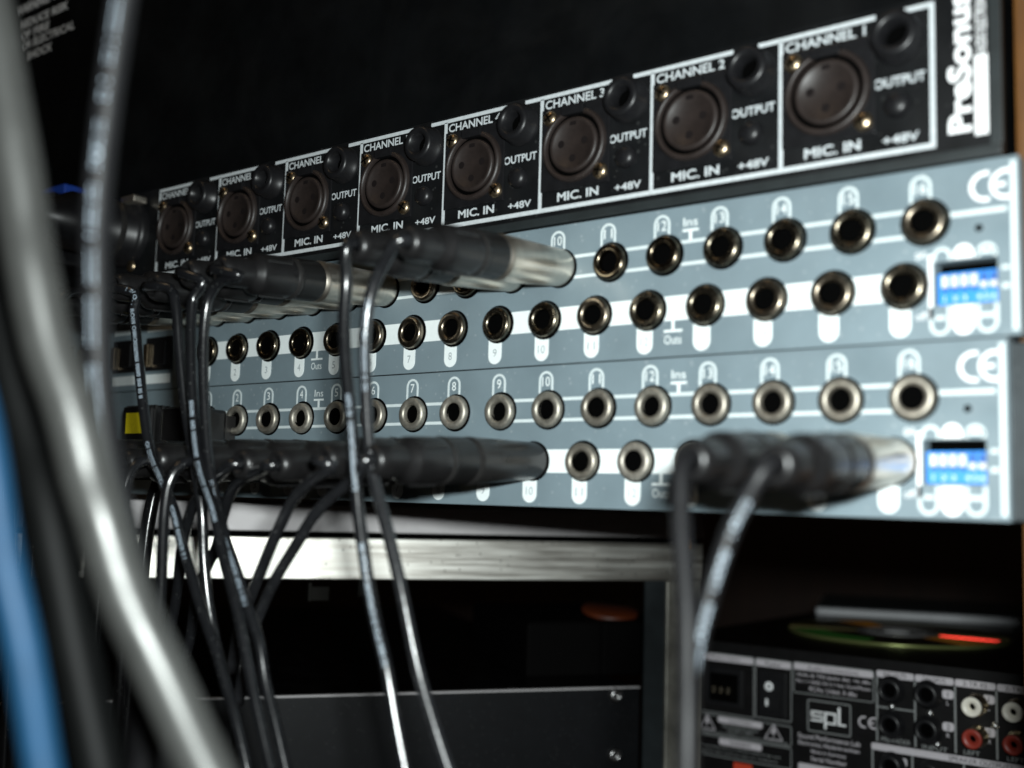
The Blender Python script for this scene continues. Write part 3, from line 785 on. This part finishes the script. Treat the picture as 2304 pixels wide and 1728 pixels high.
unit = thing("rack_unit", "black unit with two bolts standing inside the steel framed box", "rack unit", (BX[0], BX[1], -300), (0, 0, BR))
UZ = 300
m = MB(); m.box(-420, -27, 4, 7, -300 + UZ, -163.4 + UZ, bev=0.5); m.build("face", "device_face", unit)
m = MB(); m.box(-419, -27.5, 7.2, 420, -300 + UZ, -164 + UZ); m.build("case", "gloss_black", unit)
m = MB(); m.box(-420, -27, 3.7, 6.5, -163.4 + UZ, -162.6 + UZ, bev=0.3); m.build("edge_highlight", "lid_grey", unit)  # pale strip painted in as the highlight along the black unit's edge
for z in (-166.5, -195):
    m = MB().lathe([(0, 3.6), (1.4, 3.4), (2.2, 2.6), (2.3, 1.4), (1.4, 1.3), (1.4, 0.05)], 18, center=(-40, 4, z + UZ)); m.build("bolt", "steel_screw", unit)
for x, y in ((-34, 84), (-90, 14), (-210, 30)):
    m = MB().lathe([(0, 2.6), (0.8, 2.3), (1.2, 0.05)], 14, axis='z', center=(x, y, -164 + UZ)); m.build("top_screw", "steel_screw", unit)

sb = thing("small_box", "small dark box lying inside the shelf box under the orange lid", "box", (BX[0], BX[1], -164), (0, 0, BR))
m = MB(); m.box(-72, -30, 46, 150, 0.1, 27.5, bev=1.2); m.box(-29.8, 12, 46, 150, 0.1, 27.5, bev=1.2); m.build("case", "box_black", sb)
m = MB(); m.box(-71, 11, 46.5, 149, 27.5, 28.3, bev=0.3); m.build("cover", "box_black", sb)
od = MB().lathe([(0, 15.5), (1.6, 15.7), (2.2, 15.0), (2.2, 0.05)], 36, axis='z')
o = od.build("orange_lid", "orange_plastic", None, (-250, 252, -133.5), (math.radians(6), math.radians(9), 0))
tag(o, "flat round orange lid in the dark shelf opening", "lid")

# ================================================================== the unit at the lower right with disc and case on top
K = 0.88
def sx(x): return (85.81 + (x - 85.81) * K)
def sz(z): return (-72.73 + (z + 72.73) * K)
SY = -278.78 + (331.3 + 278.78) * K
spl = thing("rack_unit", "black rack unit with grey headed connection panel at the lower right", "rack unit", (sx(-127), SY, sz(-260)))
OX, OZ2 = sx(-127), sz(-260)
def lx(x): return sx(x) - OX
def lz(z): return sz(z) - OZ2
m = MB(); m.box(lx(-262), lx(200), 0, 3, lz(-262), lz(-153)); m.build("rear_panel", "spl_paint", spl)
m = MB(); m.box(lx(-261), lx(199), 3, 350, lz(-261), lz(-153.4)); m.build("case", "gloss_black", spl)
def spl_text(items, mname="spl_print"):
    for txt, xa, xb, zc, h in items:
        l = MB(); letter(l, txt, (lx(xa) + lx(xb)) / 2, lz(zc), lx(xb) - lx(xa), h * K, -0.2, 0.008); l.build("lettering", mname, spl)
def header(xa, xb, zt, zb, txt, ta=0.2):
    l = MB(); l.poly(rounded(lx(xa), lx(xb), lz(zb), lz(zt), 1.0), 0); h = l.build("heading_bar", "spl_print", spl)
    if txt:
        w = (lx(xb) - lx(xa)) * (1 - 2 * ta)
        l = MB(); letter(l, txt, (lx(xa) + lx(xb)) / 2, (lz(zb) + lz(zt)) / 2, w, (lz(zt) - lz(zb)) * 0.62, -0.2); l.build("lettering", "spl_paint", h)
def spl_frame(xa, xb, za, zb, th=0.45):
    l = MB(); frame_print(l, lx(xa), lx(xb), lz(za), lz(zb), 1.2, th, 0); l.build("frame_line", "spl_thin_print", spl)
header(-237, -201, -160.4, -164.2, "Mains Input", 0.24); spl_frame(-237, -200.4, -194.6, -159.8)
header(-199.6, -177.8, -160.4, -164.2, "Power", 0.28); spl_frame(-199.9, -177.5, -193.6, -159.8)
header(-176.4, -130.8, -160.0, -163.6, "Audio Connections", 0.18); spl_frame(-176.6, -130.4, -176.6, -159.4)
spl_text([("XLRs & TRS Jacks: Bal. +6 dBu", -174.6, -132.2, -166.4, 2.3), ("Pin 1 = GND, Pin 2 = hot, Cinch/Phono", -174.6, -132.2, -169.8, 2.2), ("RCAs: Unbal. 0 dBu", -167, -140, -173.4, 2.3)])
spl_frame(-168.2, -143.2, -196.6, -179.2, 0.6)
l = MB()     # the letter mark in its frame, drawn with bars
def bar(xa, xb, za, zb): l.rect(lx(xa), lx(xb), lz(za), lz(zb), 0)
for zc in (-185.6, -187.9, -190.2): bar(-166.2, -159.0, zc - 0.5, zc + 0.5)
bar(-166.2, -165.0, -187.9, -185.6); bar(-160.0, -159.0, -190.2, -187.9)
bar(-158.4, -157.1, -194.2, -185.0); bar(-157.1, -151.6, -186.1, -185.0); bar(-152.7, -151.6, -190.4, -186.1); bar(-157.1, -151.6, -191.4, -190.4)
bar(-150.6, -149.2, -190.4, -181.6); bar(-150.6, -146.0, -191.4, -190.4)
l.build("letter_mark", "bright_print", spl)
l = MB()
for cx, e in ((-136.0, 0), (-130.6, 1)):
    for i in range(14):
        a0 = math.radians(70 + 220 * i / 14); a1 = math.radians(70 + 220 * (i + 1) / 14); R1, R0 = 3.2 * K, 2.2 * K
        c0, c1 = lx(cx), lz(-187.4)
        l.poly([(c0 + R1 * math.cos(a0), c1 + R1 * math.sin(a0)), (c0 + R1 * math.cos(a1), c1 + R1 * math.sin(a1)), (c0 + R0 * math.cos(a1), c1 + R0 * math.sin(a1)), (c0 + R0 * math.cos(a0), c1 + R0 * math.sin(a0))], 0)
    if e: l.rect(lx(cx - 2.4), lx(cx), lz(-187.9), lz(-186.9), 0)
l.build("ce_mark", "spl_print", spl)
spl_text([("Sound Performance Lab", -173.6, -138.0, -199.6, 2.7), ("Electronics, Niederkruechten", -173.4, -138.4, -203.6, 2.6), ("Made in Germany", -166, -146, -207.6, 2.6), ("Serial Number", -166, -145.6, -211.2, 2.6)])
header(-173.5, -139, -214.6, -219.0, "")
# caution boxes
spl_frame(-240, -177.5, -207.0, -195.6)
header(-223.4, -195.2, -196.2, -199.6, "CAUTION", 0.25)
spl_text([("RISK OF ELECTRIC SHOCK", -220.5, -197.5, -201.2, 1.8), ("DO NOT OPEN", -217, -201, -203.4, 1.8), ("Disconnect supply cord before servicing", -236, -180, -205.5, 1.6)], "spl_thin_print")
for cx in (-188.4, -230.5):
    l = MB()
    a = (lx(cx), lz(-195.9)); b = (lx(cx - 5.4), lz(-204.4)); c = (lx(cx + 5.4), lz(-204.4))
    for p, q in ((a, b), (b, c), (c, a)):
        d = Vector((q[0] - p[0], q[1] - p[1])).normalized(); nrm = Vector((-d.y, d.x)) * 0.22
        l.poly([(p[0] + nrm.x, p[1] + nrm.y), (q[0] + nrm.x, q[1] + nrm.y), (q[0] - nrm.x, q[1] - nrm.y), (p[0] - nrm.x, p[1] - nrm.y)], 0)
    l.poly([(lx(cx), lz(-197)), (lx(cx - 1.5), lz(-201)), (lx(cx - 0.3), lz(-201)), (lx(cx), lz(-203.8)), (lx(cx + 0.5), lz(-200.4)), (lx(cx + 1.5), lz(-200.4))], 0)
    l.build("warning_triangle", "spl_print", spl)
spl_frame(-240, -177.5, -219.4, -207.6)
header(-222.6, -195.6, -208.4, -212.2, "WARNING", 0.25)
spl_text([("To prevent fire or shock hazard do not", -236, -184, -214.0, 1.7), ("expose this unit to rain or moisture", -236, -186, -216.8, 1.7)], "spl_thin_print")
l = MB(); l.rect(lx(-213), lx(-201.4), lz(-230), lz(-220.8), 0, 0.3); l.build("red_sticker", "red_sticker", spl)
# mains inlet and power switch
m = MB(); m.box(lx(-231), lx(-207), -1.5, 0, lz(-190), lz(-168), bev=0.6); inl = m.build("mains_inlet", "black_plastic", spl)
m = MB(); m.box(lx(-228), lx(-210), -1.7, -1.5, lz(-187), lz(-171)); m.build("inlet_well", "pit_black", inl)
m = MB()
for x in (-223.5, -219, -214.5): m.box(lx(x) - 0.9, lx(x) + 0.9, -5.5, -1.7, lz(-180) - 1.6, lz(-180) + 1.6, bev=0.3)
m.build("contact_blades", "phono_metal", inl)
m = MB(); m.box(lx(-197.4), lx(-180.2), -1.2, 0, lz(-191.6), lz(-166.5), bev=0.5); sw = m.build("power_switch", "black_plastic", spl)
m = MB(); m.add([(lx(-194.6), -1.2, lz(-188)), (lx(-183), -1.2, lz(-188)), (lx(-183), -1.2, lz(-170)), (lx(-194.6), -1.2, lz(-170)),
                 (lx(-194.6), -4.6, lz(-187.6)), (lx(-183), -4.6, lz(-187.6)), (lx(-183), -2.0, lz(-170.4)), (lx(-194.6), -2.0, lz(-170.4))],
                [(4, 5, 6, 7), (0, 1, 5, 4), (1, 2, 6, 5), (2, 3, 7, 6), (3, 0, 4, 7)]); m.build("rocker", "black_plastic", sw)
m = MB().lathe([(3.1, 2.3), (3.3, 2.2), (3.3, 0.9), (3.1, 0.8)], 20, center=(lx(-189.8), 0, lz(-174.6))); m.rect(lx(-190.6) - 0.4, lx(-190.6) + 0.8, lz(-185.2), lz(-181.4), -4.2, 0.5); m.build("switch_marks", "bright_print", sw)
# jack and phono section
for xa, xb, t in ((-129, -109, "REC OUTS"), (-108.4, -88.6, "DAW INPUTS"), (-88, -68, "2-TR 02"), (-67.4, -47.6, "2-TR 01"), (-47, -27, "2-TR 03")): header(xa, xb, -158.8, -162.4, t, 0.2)
for x in (-128.8, -108.5, -88.0, -67.7, -47.3):
    l = MB().rect(lx(x) - 0.42, lx(x) + 0.42, lz(-196.4), lz(-162.4), 0); l.build("divider_line", "spl_thin_print", spl)
l = MB().rect(lx(-128.3), lx(-109), lz(-178.5), lz(-177.7), 0); l.build("divider_line", "spl_thin_print", spl)
header(-132, -20, -197.4, -201.0, "SPEAKER OUTPUTS", 0.36)
for x in (-131.4, -110.2, -84):
    l = MB().rect(lx(x) - 0.42, lx(x) + 0.42, lz(-240), lz(-201), 0); l.build("divider_line", "spl_thin_print", spl)
SJ = MB().lathe([(0, 6.6), (1.2, 6.5), (1.6, 5.6), (4.0, 5.4), (4.6, 4.8), (4.6, 3.4), (1.0, 3.1)], 24); SJ.disc((0, -1.0, 0), 3.2, 16, 1)
SJ = SJ.mesh("jack_socket", ("black_plastic", "pit_black"))
SC = MB().lathe([(0, 1.7), (0.6, 1.5), (0.9, 0.05)], 12).mesh("screw", ("steel_screw",))
for x in (-121, -101.8):
    for z in (-168.4, -186.6): link("jack_socket", SJ, spl, (lx(x), 0, lz(z)))
for x, z in ((-121, -177.2), (-101, -178), (-117.5, -191.5), (-97.4, -193.4), (-68.6, -179.8)): link("screw", SC, spl, (lx(x), 0, lz(z)))
for x, z in ((-121, -208), (-101, -209), (-75, -209)): link("jack_socket", SJ, spl, (lx(x), 0, lz(z)))
def phono(cn):
    a = MB().lathe([(0, 5.0), (0.8, 5.0), (1.0, 4.1), (9.0, 4.05), (9.2, 3.7), (9.2, 3.4)], 24)
    b = MB().lathe([(8.6, 4.3), (9.8, 4.2), (9.9, 3.6), (9.5, 1.7), (6.0, 1.5)], 24); b.disc((0, -6.0, 0), 1.6, 14, 1)
    return a.mesh("phono_socket", ("phono_metal",)), b.mesh("coloured_ring", (cn, "pit_black"))
PW, PR = phono("phono_white"), phono("phono_red")
for x in (-81.0, -61.6, -42):
    for z, P in ((-172.2, PW), (-188.0, PR)):
        s = link("phono_socket", P[0], spl, (lx(x) + 3.4, 0, lz(z) + 1.6)); link("coloured_ring", P[1], s)
for x in (-91.6, -71.4, -51):
    for z, t in ((-167.2, "1"), (-183.6, "2")):
        l = MB(); l.poly(rounded(lx(x - 2.9), lx(x + 2.9), lz(z - 2.2), lz(z + 2.2), 1.2), 0); h = l.build("number_label", "spl_print", spl)
        l = MB(); letter(l, t, lx(x), lz(z), None, 2.4, -0.2); l.build("lettering", "spl_paint", h)
        l = MB(); letter(l, "L" if t == "1" else "R", lx(x), lz(z - 4.4), None, 1.9, -0.15); l.build("lettering", "spl_print", spl)
for x, t in ((-115.9, "L"), (-99, "R")):
    l = MB(); l.poly(rounded(lx(x - 2.9), lx(x + 2.9), lz(-207.6), lz(-203.2), 1.2), 0); h = l.build("number_label", "spl_print", spl)
    l = MB(); letter(l, t, lx(x), lz(-205.4), None, 2.4, -0.2); l.build("lettering", "spl_paint", h)
spl_text([("PRE-FADER", -126.6, -111, -194.8, 2.4), ("INPUT", -105, -92, -195.6, 2.4), ("LEFT", -84, -76, -195, 2.2), ("LEFT", -63, -55, -195, 2.2)], "spl_thin_print")

ZT2 = sz(-153.4)
cd = thing("compact_disc", "shiny compact disc lying on the unit at the lower right", "disc", (-132, 373, ZT2 + 0.4), (math.radians(0.3), 0, math.radians(25)))
m = MB().lathe([(0.0, 22), (1.2, 22), (1.2, 58.5), (1.2, 59.6), (0.6, 60), (0.0, 59.6), (0.0, 22)], 72, axis='z', smooth=False); m.build("data_ring", "disc_face", cd)
m = MB().lathe([(-0.2, 60.0), (0.2, 60.5), (0.9, 60.6), (1.35, 60.2), (1.4, 59.4)], 96, axis="z"); m.build("rim", "disc_rim", cd)
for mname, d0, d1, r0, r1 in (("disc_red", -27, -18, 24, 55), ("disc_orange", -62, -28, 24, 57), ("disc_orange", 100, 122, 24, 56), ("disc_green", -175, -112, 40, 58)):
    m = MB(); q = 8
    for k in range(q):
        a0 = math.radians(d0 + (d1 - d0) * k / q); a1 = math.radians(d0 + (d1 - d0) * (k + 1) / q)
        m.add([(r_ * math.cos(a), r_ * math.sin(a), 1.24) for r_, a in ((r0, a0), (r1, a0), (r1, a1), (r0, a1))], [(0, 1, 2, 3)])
    m.build("painted_glint", mname, cd)  # rainbow glint of the flash, painted on as flat wedges

m = MB().lathe([(0.0, 7.5), (1.25, 7.5), (1.25, 21.9), (0.0, 21.9)], 40, axis='z', smooth=False); m.build("clear_hub", "clear_plastic", cd)
m = MB().lathe([(1.25, 16.6), (1.6, 17), (1.25, 17.4)], 40, axis='z'); m.build("hub_ridge", "clear_plastic", cd)
sl = thing("disc_case", "slim grey case lying behind the compact disc", "case", (-209, 443, ZT2), (0, 0, math.atan2(43, 120)))
m = MB(); m.box(0, 300, 0, 120, 0.1, 5.4, bev=1.2); m.build("shell", "case_grey", sl)
m = MB(); m.box(1.5, 298, 2, 118, 5.4, 5.9, bev=0.2); m.build("cover", "dark_steel", sl)
